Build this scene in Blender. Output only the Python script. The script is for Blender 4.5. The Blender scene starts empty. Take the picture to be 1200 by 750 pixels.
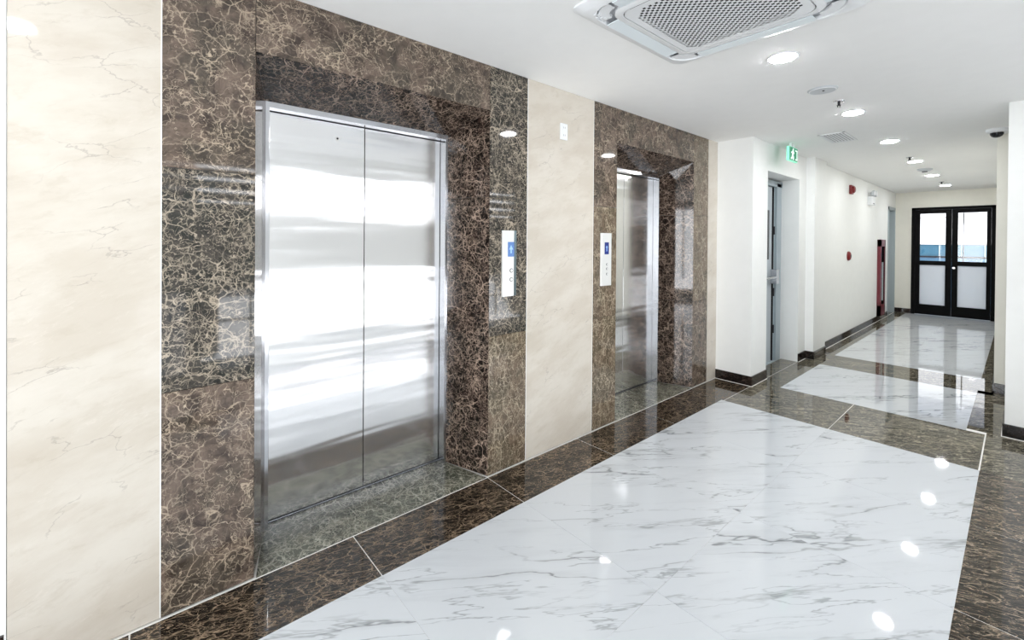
import bpy, bmesh, math, random
from mathutils import Vector, Matrix
random.seed(4)
D = bpy.data
C = bpy.context.scene.collection
S = bpy.context.scene

# ------------------------------------------------------------------ camera
cam = D.cameras.new('camera')
co = D.objects.new('camera', cam); C.objects.link(co); S.camera = co
cam.sensor_fit = 'HORIZONTAL'; cam.sensor_width = 36.0
cam.lens = 515.3 / 1200 * 36.0
cam.shift_x = 0.0
cam.shift_y = -(375 - 285.4) / 1200
cam.clip_start = 0.02
yaw, pitch, roll = math.radians(49.17), math.radians(0.352), math.radians(0.432)
F = Vector((-math.sin(yaw), math.cos(yaw), 0)); R = Vector((math.cos(yaw), math.sin(yaw), 0)); U = Vector((0, 0, 1))
F2 = F * math.cos(pitch) - U * math.sin(pitch); U2 = U * math.cos(pitch) + F * math.sin(pitch)
R3 = R * math.cos(roll) + U2 * math.sin(roll); U3 = U2 * math.cos(roll) - R * math.sin(roll)
m = Matrix((R3, U3, -F2)).transposed().to_4x4(); m.translation = Vector((0, 0, 1.45))
co.matrix_world = m

# ------------------------------------------------------------------ world, window fill lights, exposure
W = D.worlds.new('overcast_sky'); S.world = W; W.use_nodes = True
wn = W.node_tree.nodes; wn.clear()
bg = wn.new('ShaderNodeBackground'); wo = wn.new('ShaderNodeOutputWorld')
bg.inputs[0].default_value = (0.93, 0.95, 1.0, 1); bg.inputs[1].default_value = 0.9
W.node_tree.links.new(bg.outputs[0], wo.inputs[0])

def window_fill(name, loc, rot, sx, sy, power, col=(0.96, 0.975, 1.0), glossy=True):
    l = D.lights.new(name, 'AREA'); l.shape = 'RECTANGLE'; l.size = sx; l.size_y = sy
    l.energy = power; l.color = col
    o = D.objects.new(name, l); C.objects.link(o); o.location = loc; o.rotation_euler = rot
    return o
# added area lights as window fill, tilted up to brighten ceiling and columns
window_fill('low_window_fill', (1.24, 2.55, 0.53), (0, math.radians(90 + 55), 0), 0.90, 4.1, 27)
window_fill('louvre_window_fill', (1.22, 2.55, 1.98), (0, math.radians(90 + 35), 0), 0.60, 4.1, 26)
window_fill('rear_window_fill', (-0.62, -3.78, 1.28), (math.radians(90 + 15), 0, 0), 2.9, 2.2, 72)

S.view_settings.view_transform = 'Standard'; S.view_settings.look = 'None'
S.view_settings.gamma = 1.0; S.view_settings.use_curve_mapping = False
S.view_settings.exposure = 1.42
try:
    S.cycles.max_bounces = 10; S.cycles.diffuse_bounces = 6; S.cycles.glossy_bounces = 5
    S.cycles.transparent_max_bounces = 12
    S.cycles.sample_clamp_indirect = 6.0
    S.cycles.caustics_reflective = False; S.cycles.caustics_refractive = False
except Exception:
    pass

# ------------------------------------------------------------------ materials
def srgb(r, g, b):
    f = lambda c: ((c / 255 + 0.055) / 1.055) ** 2.4 if c > 10 else c / 255 / 12.92
    return (f(r), f(g), f(b), 1)

class N:
    def __init__(s, name):
        s.m = D.materials.new(name); s.m.use_nodes = True
        s.t = s.m.node_tree; s.n = s.t.nodes; s.n.clear()
        s.out = s.n.new('ShaderNodeOutputMaterial')
    def add(s, typ, ins=None, **kw):
        x = s.n.new(typ)
        for k, v in kw.items(): setattr(x, k, v)
        for k, v in (ins or {}).items():
            if isinstance(v, bpy.types.NodeSocket): s.t.links.new(v, x.inputs[k])
            else: x.inputs[k].default_value = v
        return x
    def mix(s, fac, a, b, mode='MIX'):
        x = s.n.new('ShaderNodeMix'); x.data_type = 'RGBA'; x.blend_type = mode
        for i, v in ((0, fac), (6, a), (7, b)):
            if isinstance(v, bpy.types.NodeSocket): s.t.links.new(v, x.inputs[i])
            else: x.inputs[i].default_value = v
        return x.outputs[2]
    def rng(s, v, a, b, c=0.0, d=1.0, smooth=True):
        x = s.add('ShaderNodeMapRange', {0: v, 1: a, 2: b, 3: c, 4: d})
        x.interpolation_type = 'SMOOTHSTEP' if smooth else 'LINEAR'
        return x.outputs[0]
    def math(s, op, a, b=0.0):
        return s.add('ShaderNodeMath', {0: a, 1: b}, operation=op).outputs[0]
    def vmath(s, op, a, b):
        return s.add('ShaderNodeVectorMath', {0: a, 1: b}, operation=op).outputs[0]
    def coords(s, scale=(1, 1, 1), rot=(0, 0, 0), rnd=True):
        tc = s.add('ShaderNodeTexCoord').outputs['Object']
        if rnd:
            r = s.add('ShaderNodeObjectInfo').outputs['Random']
            off = s.add('ShaderNodeCombineXYZ', {0: s.math('MULTIPLY', r, 37.0), 1: s.math('MULTIPLY', r, 91.0), 2: s.math('MULTIPLY', r, 53.0)})
        # rotate first, then stretch, so grain can run at any angle
        v = s.add('ShaderNodeMapping', {'Vector': tc, 'Rotation': rot}).outputs[0]
        v = s.add('ShaderNodeMapping', {'Vector': v, 'Scale': scale}).outputs[0]
        if rnd: v = s.vmath('ADD', v, off.outputs[0])
        return v
    def noise(s, v, scale, detail=4, rough=0.55, dist=0.0):
        return s.add('ShaderNodeTexNoise', {'Vector': v, 'Scale': scale, 'Detail': detail, 'Roughness': rough, 'Distortion': dist})
    def warp(s, v, scale, amt, detail=4):
        n = s.noise(v, scale, detail)
        d = s.vmath('SUBTRACT', n.outputs['Color'], (0.5, 0.5, 0.5))
        d = s.add('ShaderNodeVectorMath', {0: d, 3: amt}, operation='SCALE').outputs[0]
        return s.vmath('ADD', v, d)
    def crack(s, v, scale, width, rnd=1.0):
        x = s.add('ShaderNodeTexVoronoi', {'Vector': v, 'Scale': scale, 'Randomness': rnd}, feature='DISTANCE_TO_EDGE')
        return s.rng(x.outputs[0], 0.0, width, 1.0, 0.0)
    def bsdf(s, **ins):
        p = s.n.new('ShaderNodeBsdfPrincipled')
        for k, v in ins.items():
            k = k.replace('_', ' ')
            if isinstance(v, bpy.types.NodeSocket): s.t.links.new(v, p.inputs[k])
            else: p.inputs[k].default_value = v
        s.t.links.new(p.outputs[0], s.out.inputs[0]); s.p = p
        return p

def plain(name, col, rough=0.5, metal=0.0, emit=None, es=0.0, spec=0.5, grain=0.0):
    k = N(name)
    base = col
    if grain:
        n = k.noise(k.coords(rnd=False), 9, 5).outputs[0]
        base = k.mix(k.rng(n, 0.3, 0.7), col, tuple(c * (1 - grain) for c in col[:3]) + (1,))
    kw = dict(Base_Color=base, Roughness=rough, Metallic=metal)
    k.bsdf(**kw); k.p.inputs['Specular IOR Level'].default_value = spec
    if emit: k.p.inputs['Emission Color'].default_value = emit; k.p.inputs['Emission Strength'].default_value = es
    return k.m

def emperador(name, dark, mid, olive, vein, scale=1.0, stretch=(1, 1, 1), rot=(0, 0, 0), vw=1.0, rough=0.045, tint=0.5, spec=0.5, dense=0.5):
    k = N(name)
    v0 = k.coords(stretch, rot)
    v = k.warp(k.warp(v0, 2.6 * scale, 0.22 / scale, 3), 14 * scale, 0.07 / scale, 5)
    big = k.noise(v0, 4.0 * scale, 5, 0.6).outputs[0]
    med = k.noise(v, 12 * scale, 8, 0.68).outputs[0]
    fine = k.noise(v, 46 * scale, 6, 0.75).outputs[0]
    base = k.mix(k.rng(med, 0.36, 0.64), dark, mid)
    base = k.mix(k.math('MULTIPLY', k.rng(big, 0.46, 0.60), tint), base, olive)
    base = k.mix(k.rng(fine, 0.50, 0.76, 0, 0.30), base, tuple(0.6 * a + 0.4 * b for a, b in zip(mid, vein)))
    # long open fractures
    l1 = k.warp(v0, 3.5 * scale, 0.34 / scale, 6)
    c1 = k.math('MULTIPLY', k.crack(l1, 3.2 * scale, 0.013 * vw), k.rng(k.noise(v0, 5 * scale, 4).outputs[0], 0.36, 0.55))
    # broken webs, present only in patches
    w2 = k.warp(v0, 8 * scale, 0.085 / scale, 5)
    lo = 0.58 - 0.22 * dense
    c2 = k.math('MULTIPLY', k.crack(w2, 11 * scale, 0.045 * vw), k.rng(k.noise(v0, 7 * scale, 6, 0.65).outputs[0], lo, lo + 0.16))
    w3 = k.warp(v0, 18 * scale, 0.045 / scale, 4)
    c3 = k.math('MULTIPLY', k.crack(w3, 26 * scale, 0.09 * vw), k.rng(k.noise(v0, 10 * scale, 6, 0.7).outputs[0], lo + 0.02, lo + 0.15))
    # curling ridges
    def ridge(sc, wd, lo_, hi_, src):
        rn = k.noise(src, sc * scale, 2.0, 0.5).outputs[0]
        x = k.rng(k.math('ABSOLUTE', k.math('SUBTRACT', rn, 0.5)), 0.0, wd * vw, 1.0, 0.0)
        return k.math('MULTIPLY', x, k.rng(k.noise(v0, sc * 0.25 * scale, 7, 0.70).outputs[0], lo_, hi_))
    cw = k.warp(v0, 9 * scale, 0.12 / scale, 3)
    rd = k.math('MAXIMUM', ridge(15, 0.014, lo - 0.04, lo + 0.06, cw), k.math('MULTIPLY', ridge(34, 0.024, lo - 0.02, lo + 0.08, cw), 0.8))
    f = k.math('MAXIMUM', k.math('MULTIPLY', c1, 0.85), k.math('MULTIPLY', c2, 0.80))
    f = k.math('MAXIMUM', f, k.math('MULTIPLY', c3, 0.55))
    f = k.math('MAXIMUM', f, k.math('MULTIPLY', rd, 0.85))
    f = k.math('MULTIPLY', f, k.rng(fine, 0.30, 0.55, 0.6, 1.0))
    k.bsdf(Base_Color=k.mix(f, base, vein), Roughness=rough)
    k.p.inputs['Specular IOR Level'].default_value = spec
    return k.m

M = {}
M['wall_marble'] = emperador('brown_net_marble', srgb(56, 46, 40), srgb(110, 95, 84), srgb(58, 56, 48), srgb(190, 172, 150), 0.95, vw=0.75, dense=0.58)
M['wall_marble_green'] = emperador('dark_green_net_marble', srgb(28, 28, 25), srgb(66, 61, 55), srgb(40, 43, 40), srgb(192, 177, 157), 1.15, vw=0.9, dense=0.75)
M['wall_marble_tan'] = emperador('tan_net_marble', srgb(74, 62, 49), srgb(112, 96, 80), srgb(78, 73, 58), srgb(190, 174, 150), 1.25, stretch=(1, 1, 0.7), vw=0.85, dense=0.7)
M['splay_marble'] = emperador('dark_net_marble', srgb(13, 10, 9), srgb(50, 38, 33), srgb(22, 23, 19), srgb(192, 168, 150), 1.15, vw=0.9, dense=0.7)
M['base_marble'] = emperador('near_black_net_marble', srgb(8, 6, 6), srgb(34, 25, 23), srgb(14, 14, 13), srgb(100, 82, 72), 1.4, vw=0.8, dense=0.45)
fl = dict(rough=0.03, vw=0.85, dense=0.72)
M['floor_dark'] = emperador('dark_floor_marble', srgb(9, 7, 6), srgb(38, 30, 23), srgb(19, 19, 14), srgb(166, 144, 120), 1.25, stretch=(0.55, 1.35, 1), rot=(0, 0, math.radians(-72)), **fl)
M['floor_dark_right'] = emperador('dark_streaked_floor_marble', srgb(9, 8, 6), srgb(42, 34, 27), srgb(22, 22, 17), srgb(182, 163, 142), 1.05, stretch=(0.42, 1.6, 1), rot=(0, 0, math.radians(-27)), **fl)
M['floor_olive'] = emperador('olive_streaked_floor_marble', srgb(12, 11, 8), srgb(44, 40, 32), srgb(26, 25, 19), srgb(214, 204, 180), 1.5, stretch=(0.34, 1.9, 1), rot=(0, 0, math.radians(-36)), rough=0.03, vw=0.9, dense=0.8)
M['niche_floor'] = emperador('door_reflection_floor_marble', srgb(58, 60, 50), srgb(108, 106, 92), srgb(84, 90, 78), srgb(204, 200, 182), 1.0, rough=0.03, vw=1.1, dense=0.8)  # marble lightened: the door's bright greenish reflection is painted into its colour

def beige():
    k = N('cream_marble')
    v0 = k.coords((1, 1, 1))
    vs = k.coords((1, 1.0, 2.6), (math.radians(-18), 0, 0))
    a = k.noise(vs, 2.4, 7, 0.6).outputs[0]
    b = k.noise(k.warp(vs, 3, .3), 8.0, 8, 0.68).outputs[0]
    base = k.mix(k.rng(a, 0.35, 0.65), srgb(197, 188, 175), srgb(208, 201, 190))
    base = k.mix(k.rng(b, 0.50, 0.75, 0, 0.45), base, srgb(182, 171, 155))
    # short diagonal scratches of crystal
    vd = k.coords((1, 2.2, 9), (math.radians(-32), 0, 0))
    sc = k.rng(k.noise(k.warp(vd, 4, .4, 3), 9, 6, 0.7).outputs[0], 0.52, 0.72)
    sc = k.math('MULTIPLY', sc, k.rng(k.noise(v0, 5, 4).outputs[0], 0.45, 0.62))
    base = k.mix(k.math('MULTIPLY', sc, 0.45), base, srgb(216, 208, 198))
    w = k.warp(vs, 3.5, 0.35, 6)
    c = k.crack(w, 3.6, 0.016)
    c = k.math('MULTIPLY', c, k.rng(k.noise(v0, 4, 3).outputs[0], 0.5, 0.62))
    base = k.mix(k.math('MULTIPLY', c, 0.40), base, srgb(130, 120, 112))
    k.bsdf(Base_Color=base, Roughness=0.05)
    return k.m
M['beige'] = beige()

def carrara():
    k = N('white_grey_veined_marble')
    r = (0, 0, math.radians(-49 - 6))
    vs = k.coords((0.5, 3.0, 1), r)
    w = k.warp(vs, 1.2, 0.7, 6)
    def ridge(v, sc, wd, lo, hi, detail=5):
        n = k.noise(v, sc, detail, 0.55).outputs[0]
        x = k.rng(k.math('ABSOLUTE', k.math('SUBTRACT', n, 0.5)), 0.0, wd, 1.0, 0.0)
        return k.math('MULTIPLY', x, k.rng(k.noise(vs, 1.5, 5, 0.6).outputs[0], lo, hi))
    r1 = ridge(w, 0.9, 0.010, 0.40, 0.60, 4)
    vt = k.coords((0.8, 5.5, 1), r)
    r2 = ridge(k.warp(vt, 1.5, 0.5, 5), 1.2, 0.012, 0.36, 0.60)
    halo = ridge(w, 0.9, 0.050, 0.42, 0.64, 4)
    soft = k.rng(k.noise(k.warp(vt, 2, .5), 1.6, 7, 0.62).outputs[0], 0.50, 0.74)
    base = k.mix(k.math('MULTIPLY', soft, 0.35), srgb(213, 217, 221), srgb(186, 190, 195))
    base = k.mix(k.math('MULTIPLY', halo, 0.22), base, srgb(154, 158, 162))
    base = k.mix(k.math('MULTIPLY', r2, 0.60), base, srgb(120, 125, 129))
    base = k.mix(k.math('MULTIPLY', r1, 0.75), base, srgb(106, 109, 112))
    k.bsdf(Base_Color=base, Roughness=0.035)
    return k.m
M['carrara'] = carrara()

def steel():
    k = N('mirror_stainless_steel')
    v = k.coords((0.0, 0.35, 4.0), rnd=False)
    n1 = k.noise(k.warp(v, 1.0, 0.25, 2), 1.5, 2, 0.5).outputs[0]
    v3 = k.coords((0, 420, 2.0), rnd=False)
    n3 = k.noise(v3, 1.0, 2).outputs[0]
    b1 = k.add('ShaderNodeBump', {'Height': n1, 'Strength': 0.7, 'Distance': 0.007})
    b2 = k.add('ShaderNodeBump', {'Height': n3, 'Strength': 0.10, 'Distance': 0.0004, 'Normal': b1.outputs[0]})
    k.bsdf(Base_Color=srgb(244, 244, 245), Metallic=1.0, Roughness=0.145, Normal=b2.outputs[0])
    k.p.inputs['Anisotropic'].default_value = 0.6
    tg = k.add('ShaderNodeTangent', direction_type='UV_MAP'); tg.uv_map = 'brush'
    k.t.links.new(tg.outputs[0], k.p.inputs['Tangent'])
    return k.m
M['steel'] = steel()
M['steel_frame'] = plain('stainless_frame', srgb(205, 206, 210), 0.14, 1.0)
M['steel_plate'] = plain('brushed_steel_plate', srgb(232, 232, 230), 0.28, 0.35)
M['steel_dark'] = plain('dark_steel', srgb(60, 60, 64), 0.35, 0.8)
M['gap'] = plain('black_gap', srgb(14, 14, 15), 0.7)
M['white_paint'] = plain('white_wall_paint', srgb(240, 241, 239), 0.55, grain=0.02, spec=0.3)
M['corridor_paint'] = plain('ivory_wall_paint', srgb(236, 234, 224), 0.55, grain=0.02, spec=0.3)
M['ceiling'] = plain('white_ceiling_paint', srgb(245, 245, 244), 0.8, grain=0.015, spec=0.2)
M['grout'] = plain('pale_grout', srgb(244, 242, 238), 0.7)
M['grout_grey'] = plain('grey_grout', srgb(188, 190, 192), 0.7)
M['plastic'] = plain('white_plastic', srgb(232, 234, 236), 0.35)
M['plastic_grey'] = plain('grey_plastic', srgb(196, 200, 204), 0.4)  # one even grey for several plastic parts
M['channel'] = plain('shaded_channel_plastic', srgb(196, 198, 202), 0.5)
M['chamfer_reflection'] = plain('reflection_tinted_steel', srgb(132, 150, 156), 0.2, 0.8)  # dark reflection on the panel's chamfer, painted as a steel tint
M['vane'] = plain('bluish_white_plastic', srgb(232, 240, 244), 0.3)
M['black_frame'] = plain('black_powder_coat', (0.0012, 0.0012, 0.0015, 1), 0.6, spec=0.12)
M['red'] = plain('red_plastic', srgb(118, 12, 16), 0.3)
M['red_paint'] = plain('red_painted_steel', srgb(110, 20, 38), 0.35)
M['dark_lens'] = plain('dark_lens', srgb(18, 20, 26), 0.08)
M['door_grey'] = plain('grey_door_paint', srgb(176, 184, 190), 0.4)
M['door_frame_grey'] = plain('grey_frame_paint', srgb(160, 172, 178), 0.35)
M['chrome'] = plain('chrome', srgb(205, 205, 208), 0.12, 1.0)
M['lamp'] = plain('lamp_diffuser', (1, 1, 1, 1), 0.5, emit=(0.98, 0.985, 1.0, 1), es=82.0)
M['lcd'] = plain('blue_lcd', srgb(70, 100, 150), 0.15, emit=srgb(112, 142, 190), es=0.22)
M['lcd_dark'] = plain('dark_blue_lcd', srgb(20, 30, 90), 0.15, emit=srgb(50, 66, 130), es=0.25)
M['lcd_mark'] = plain('lcd_glyph', srgb(130, 165, 210), 0.3, emit=srgb(150, 185, 225), es=0.2)
M['exit_green'] = plain('exit_sign_green', srgb(20, 120, 84), 0.3, emit=srgb(40, 170, 120), es=0.12)
M['exit_white'] = plain('exit_sign_white', srgb(240, 250, 245), 0.3, emit=srgb(225, 255, 240), es=0.45)
M['exit_edge'] = plain('exit_sign_glowing_edge', srgb(140, 230, 190), 0.3, emit=srgb(130, 230, 190), es=0.28)
M['blue_panel'] = plain('blue_cladding', srgb(84, 156, 190), 0.35, grain=0.15)
M['blue_light'] = plain('pale_blue_cladding', srgb(120, 175, 215), 0.35, grain=0.1)
M['navy'] = plain('navy_rail', srgb(10, 18, 48), 0.4)
M['ext_white'] = plain('exterior_white', srgb(225, 225, 232), 0.6)

def glass():
    k = N('clear_glass')
    t = k.add('ShaderNodeBsdfTransparent', {'Color': (0.965, 0.97, 0.97, 1)})
    g = k.add('ShaderNodeBsdfGlossy', {'Color': (1, 1, 1, 1), 'Roughness': 0.02})
    f = k.add('ShaderNodeFresnel', {'IOR': 1.45})
    x = k.add('ShaderNodeMixShader', {0: f.outputs[0], 1: t.outputs[0], 2: g.outputs[0]})
    k.t.links.new(x.outputs[0], k.out.inputs[0]); return k.m
M['glass'] = glass()
def frosted():
    k = N('frosted_glass')
    t = k.add('ShaderNodeBsdfTranslucent', {'Color': srgb(244, 244, 242)})
    d = k.add('ShaderNodeBsdfDiffuse', {'Color': srgb(236, 236, 236)})
    x = k.add('ShaderNodeMixShader', {0: 0.35, 1: t.outputs[0], 2: d.outputs[0]})
    k.t.links.new(x.outputs[0], k.out.inputs[0]); return k.m
M['frosted'] = frosted()

# ------------------------------------------------------------------ geometry helpers
def prism(bm, pts, d0, d1, axis='z'):
    """extrude the 2D polygon pts between d0 and d1 along axis"""
    def P(a, b, d):
        return {'z': (a, b, d), 'x': (d, a, b), 'y': (a, d, b)}[axis]
    A = [bm.verts.new(P(a, b, d0)) for a, b in pts]; B = [bm.verts.new(P(a, b, d1)) for a, b in pts]
    n = len(pts)
    fs = [bm.faces.new(A), bm.faces.new(B)]
    for i in range(n): fs.append(bm.faces.new((A[i], A[(i + 1) % n], B[(i + 1) % n], B[i])))
    return fs
def box(bm, x0, x1, y0, y1, z0, z1):
    return prism(bm, [(x0, y0), (x1, y0), (x1, y1), (x0, y1)], z0, z1)
def hexa(bm, a, b):
    """solid between quads a and b (4 points each)"""
    A = [bm.verts.new(p) for p in a]; B = [bm.verts.new(p) for p in b]
    bm.faces.new(A); bm.faces.new(B)
    for i in range(4): bm.faces.new((A[i], A[(i + 1) % 4], B[(i + 1) % 4], B[i]))
def cyl(bm, c, r, h, axis='z', n=32, r2=None):
    """cylinder or cone from c, height h along +axis"""
    r2 = r if r2 is None else r2
    ring = lambda d, rr: [(math.cos(2 * math.pi * i / n) * rr, math.sin(2 * math.pi * i / n) * rr, d) for i in range(n)]
    def T(p):
        a, b, d = p
        q = {'z': (a, b, d), 'x': (d, a, b), 'y': (b, d, a)}[axis]
        return (c[0] + q[0], c[1] + q[1], c[2] + q[2])
    A = [bm.verts.new(T(p)) for p in ring(0, r)]; B = [bm.verts.new(T(p)) for p in ring(h, max(r2, 1e-5))]
    bm.faces.new(A); bm.faces.new(B)
    for i in range(n): bm.faces.new((A[i], A[(i + 1) % n], B[(i + 1) % n], B[i]))
def lathe(bm, prof, c, axis='z', n=32):
    rings = []
    for r, d in prof:
        ring = []
        for i in range(n):
            a, b = math.cos(2 * math.pi * i / n) * max(r, 1e-4), math.sin(2 * math.pi * i / n) * max(r, 1e-4)
            q = {'z': (a, b, d), 'x': (d, a, b), 'y': (b, d, a)}[axis]
            ring.append(bm.verts.new((c[0] + q[0], c[1] + q[1], c[2] + q[2])))
        rings.append(ring)
    for A, B in zip(rings, rings[1:]):
        for i in range(n): bm.faces.new((A[i], A[(i + 1) % n], B[(i + 1) % n], B[i]))
    bm.faces.new(rings[0]); bm.faces.new(rings[-1])
def new(): return bmesh.new()
def obj(name, bm, mat, parent=None, bevel=0.0, smooth=False, mats=None, seg=2):
    bmesh.ops.recalc_face_normals(bm, faces=bm.faces)
    me = D.meshes.new(name); bm.to_mesh(me); bm.free()
    for x in (mats or [mat]): me.materials.append(M[x] if isinstance(x, str) else x)
    if smooth:
        me.polygons.foreach_set('use_smooth', [True] * len(me.polygons))
        me.set_sharp_from_angle(angle=math.radians(38))
    o = D.objects.new(name, me); C.objects.link(o)
    if parent:
        o.parent = parent
        p, off = parent, Vector((0, 0, 0))
        while p: off += p.location; p = p.parent
        o.location = -off
    if bevel:
        b = o.modifiers.new('bevel', 'BEVEL'); b.width = bevel; b.segments = seg; b.limit_method = 'ANGLE'
    return o
def struct(name, bm, mat, **k):
    o = obj(name, bm, mat, **k); o['kind'] = 'structure'; return o
def sroot(name, loc=(0, 0, 0)):
    o = D.objects.new(name, None); C.objects.link(o); o.location = loc; o['kind'] = 'structure'
    o.empty_display_size = 0.1; return o
def thing(name, label, cat, loc=(0, 0, 0), group=None):
    o = D.objects.new(name, None); C.objects.link(o); o.location = loc; o.empty_display_size = 0.1
    o['label'] = label; o['category'] = cat
    if group: o['group'] = group
    return o
def bx(name, mat, parent, x0, x1, y0, y1, z0, z1, **k):
    bm = new(); box(bm, x0, x1, y0, y1, z0, z1); return obj(name, bm, mat, parent, **k)

# ------------------------------------------------------------------ measured planes
H = 2.518
X0, XN, XD = -2.125, -2.435, -2.50          # marble face, niche back, elevator door face
ZS, ZN = 2.243, 2.13                        # niche soffit front / back
X1, X2, X3, X4 = -1.77, -1.956, -1.677, -1.748
YE = 12.294
XR = 0.90

# ------------------------------------------------------------------ floor
fb = new(); box(fb, -2.75, 1.0, -3.7, 12.6, -0.16, -0.0015)
floor = struct('floor', fb, 'grout')
def tile(x0, x1, y0, y1, mat, g=(0.0022, 0.0022, 0.0022, 0.0022)):
    """g: gap on the x0, x1, y0 and y1 sides"""
    bm = new(); box(bm, x0 + g[0], x1 - g[1], y0 + g[2], y1 - g[3], -0.012, 0.0)
    return obj('floor_tile', bm, mat, floor)
gw, gd, gz, gk = 0.0007, 0.0024, 0.0002, 0.008
XL, XM, XW = -1.79, -0.975, -0.16           # lattice of the white field
ys = [-3.3, -2.48, -1.655, -0.83, -0.005, 0.82, 1.649, 2.476, 3.285, 4.113]
for a, b in zip(ys, ys[1:]):
    first, last = a == ys[0], b == ys[-1]
    tile(X0, XL, a, b, 'floor_dark', (gk if b > -0.3 else -0.12, gz, gd, gd))
    tile(XL, XM, a, b, 'carrara', (gz, gw, gw, gz if last else gw))
    tile(XM, XW, a, b, 'carrara', (gw, gz, gw, gz if last else gw))
    tile(XW, 0.17, a, b, 'floor_dark_right', (gz, gz, gd, gd))
    tile(0.17, XR - 0.002, a, b, 'carrara', (gz, gw, gw, gw))
# niche floors
for ya, yb in ((0.395, 1.652), (2.944, 4.213)):
    bm = new(); prism(bm, [(X0 - 0.001, ya + 0.008), (X0 - 0.001, yb - 0.008), (XD + 0.012, yb - 0.112), (XD + 0.012, ya + 0.112)], -0.012, 0)
    obj('floor_tile', bm, 'niche_floor', floor)
# cross band between the white field and the second field
tile(X0, X1, 4.113, 4.731, 'floor_dark', (gk, gd, gd, gk))
tile(X1, -0.97, 4.113, 4.921, 'floor_olive', (gd, gd, gz, gd))
tile(-0.97, -0.16, 4.113, 4.921, 'floor_olive', (gd, 0.006, gz, gz))
tile(-0.16, 0.17, 4.113, 4.98, 'floor_olive', (0.002, gd, gd, gd))
tile(0.17, XR - 0.002, 4.113, 4.98, 'floor_olive')
# second field
tile(-1.564, -0.266, 4.921, 6.245, 'carrara', (gz, gz, gz, gz))
tile(X1, -1.564, 4.921, 5.58, 'floor_olive', (gd, gz, gd, gd)); tile(X1, -1.564, 5.58, 6.245, 'floor_olive', (gd, gz, gd, gd))
tile(X2, X1, 5.128, 6.149, 'floor_olive', (gd, gd, gd, gd))
tile(-0.266, XR - 0.002, 4.98, 6.37, 'floor_olive', (gz, 0, gd, gd))
tile(X1, -0.16, 6.245, 6.887, 'floor_olive', (gd, 0, gz, gz))
# third field
ys3 = [6.887, 7.71, 8.53, 9.35, 10.17, 10.99, 11.81, YE]
for a, b in zip(ys3, ys3[1:]):
    tile(-1.564, -0.915, a, b, 'carrara', (gz, gw, gw, gw)); tile(-0.915, -0.266, a, b, 'carrara', (gw, gz, gw, gw))
    tile(X4, -1.564, a, b, 'floor_olive', (gk, gz, gd, gd)); tile(-0.266, -0.16, a, b, 'floor_olive', (gz, gd, gd, gd))
tile(-2.2, X4, 11.53, 12.2, 'floor_olive')

# ------------------------------------------------------------------ ceiling
cb = new(); box(cb, -2.75, 1.2, -3.75, 12.6, H, H + 0.12); struct('ceiling', cb, 'ceiling')

# ------------------------------------------------------------------ left wall: core and stone panels
wb = new()
for a, b in ((-0.305, 0.36), (1.69, 2.91), (4.25, 4.731)): box(wb, -2.75, X0 - 0.021, a, b, 0, H)
for a, b in ((0.36, 1.69), (2.91, 4.25)): box(wb, -2.75, X0 - 0.021, a, b, ZS + 0.045, H)
for a, b in ((0.36, 1.69), (2.91, 4.25)): box(wb, -2.75, XD - 0.10, a, b, 0, ZS + 0.045)
box(wb, -2.75, -2.25, -3.7, -0.305, 0, H)
wall_l = struct('wall_left', wb, 'white_paint')
def panel(ya, yb, za, zb, mat, name='marble_panel', g=0.0012):
    bm = new(); box(bm, X0 - 0.02, X0, ya + g, yb - g, za + g, zb - g)
    return obj(name, bm, mat, wall_l)
zr = (0.86, 1.72)
def stack(ya, yb, mats):
    for (a, b), mt in zip(((0.005, zr[0]), (zr[0], zr[1]), (zr[1], H)), mats): panel(ya, yb, a, b, mt)
stack(0.083, 0.395, ('wall_marble', 'wall_marble_green', 'wall_marble'))
stack(1.652, 1.966, ('wall_marble_tan', 'wall_marble_green', 'wall_marble_green'))
stack(2.648, 2.944, ('wall_marble_tan', 'wall_marble_tan', 'wall_marble'))
stack(4.213, 4.520, ('wall_marble', 'wall_marble_tan', 'wall_marble_tan'))
panel(0.395, 1.652, ZS, H, 'wall_marble'); panel(2.944, 4.213, ZS, H, 'wall_marble')
for a, b in ((-0.305, 0.083), (1.966, 2.648), (4.520, 4.731)):
    panel(a, b, 0.005, H, 'beige', 'cream_panel', g=0.0016)
# white edging strips where cream meets brown
eb = new()
for y in (0.083, 1.966, 2.648): box(eb, X0 - 0.02, X0 + 0.0006, y - 0.0018, y + 0.0018, 0.005, H)
box(eb, X0 - 0.02, X0 + 0.0006, -0.3095, -0.305, 0.0, H)
struct('trim_1', eb, 'white_paint')
# splayed niche linings
def splay(y, s):
    """lining from the face at y back into the niche; s = +1 on the near side, -1 on the far side"""
    yb = y + s * 0.102
    for za, zb in ((0.005, zr[0]), (zr[0], zr[1]), (zr[1], ZS)):
        g = 0.001; t = -s * 0.02
        zf1 = zb - g; zb1 = (ZN if zb == ZS else zb) - g
        bm = new()
        hexa(bm, [(X0, y, za + g), (XN, yb, za + g), (XN, yb, zb1), (X0, y, zf1)],
                 [(X0 - 0.0205, y + t, za + g), (XN, yb + t, za + g), (XN, yb + t, zb1), (X0 - 0.0205, y + t, zf1)])
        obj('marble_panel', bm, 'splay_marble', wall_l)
for ya, yb in ((0.395, 1.652), (2.944, 4.213)):
    splay(ya, 1); splay(yb, -1)
    bm = new()
    hexa(bm, [(X0, ya, ZS), (X0, yb, ZS), (XN, yb - 0.102, ZN), (XN, ya + 0.102, ZN)],
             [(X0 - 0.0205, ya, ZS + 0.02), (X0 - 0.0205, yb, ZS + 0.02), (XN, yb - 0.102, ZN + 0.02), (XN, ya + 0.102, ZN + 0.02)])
    obj('soffit_panel', bm, 'splay_marble', wall_l)

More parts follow.
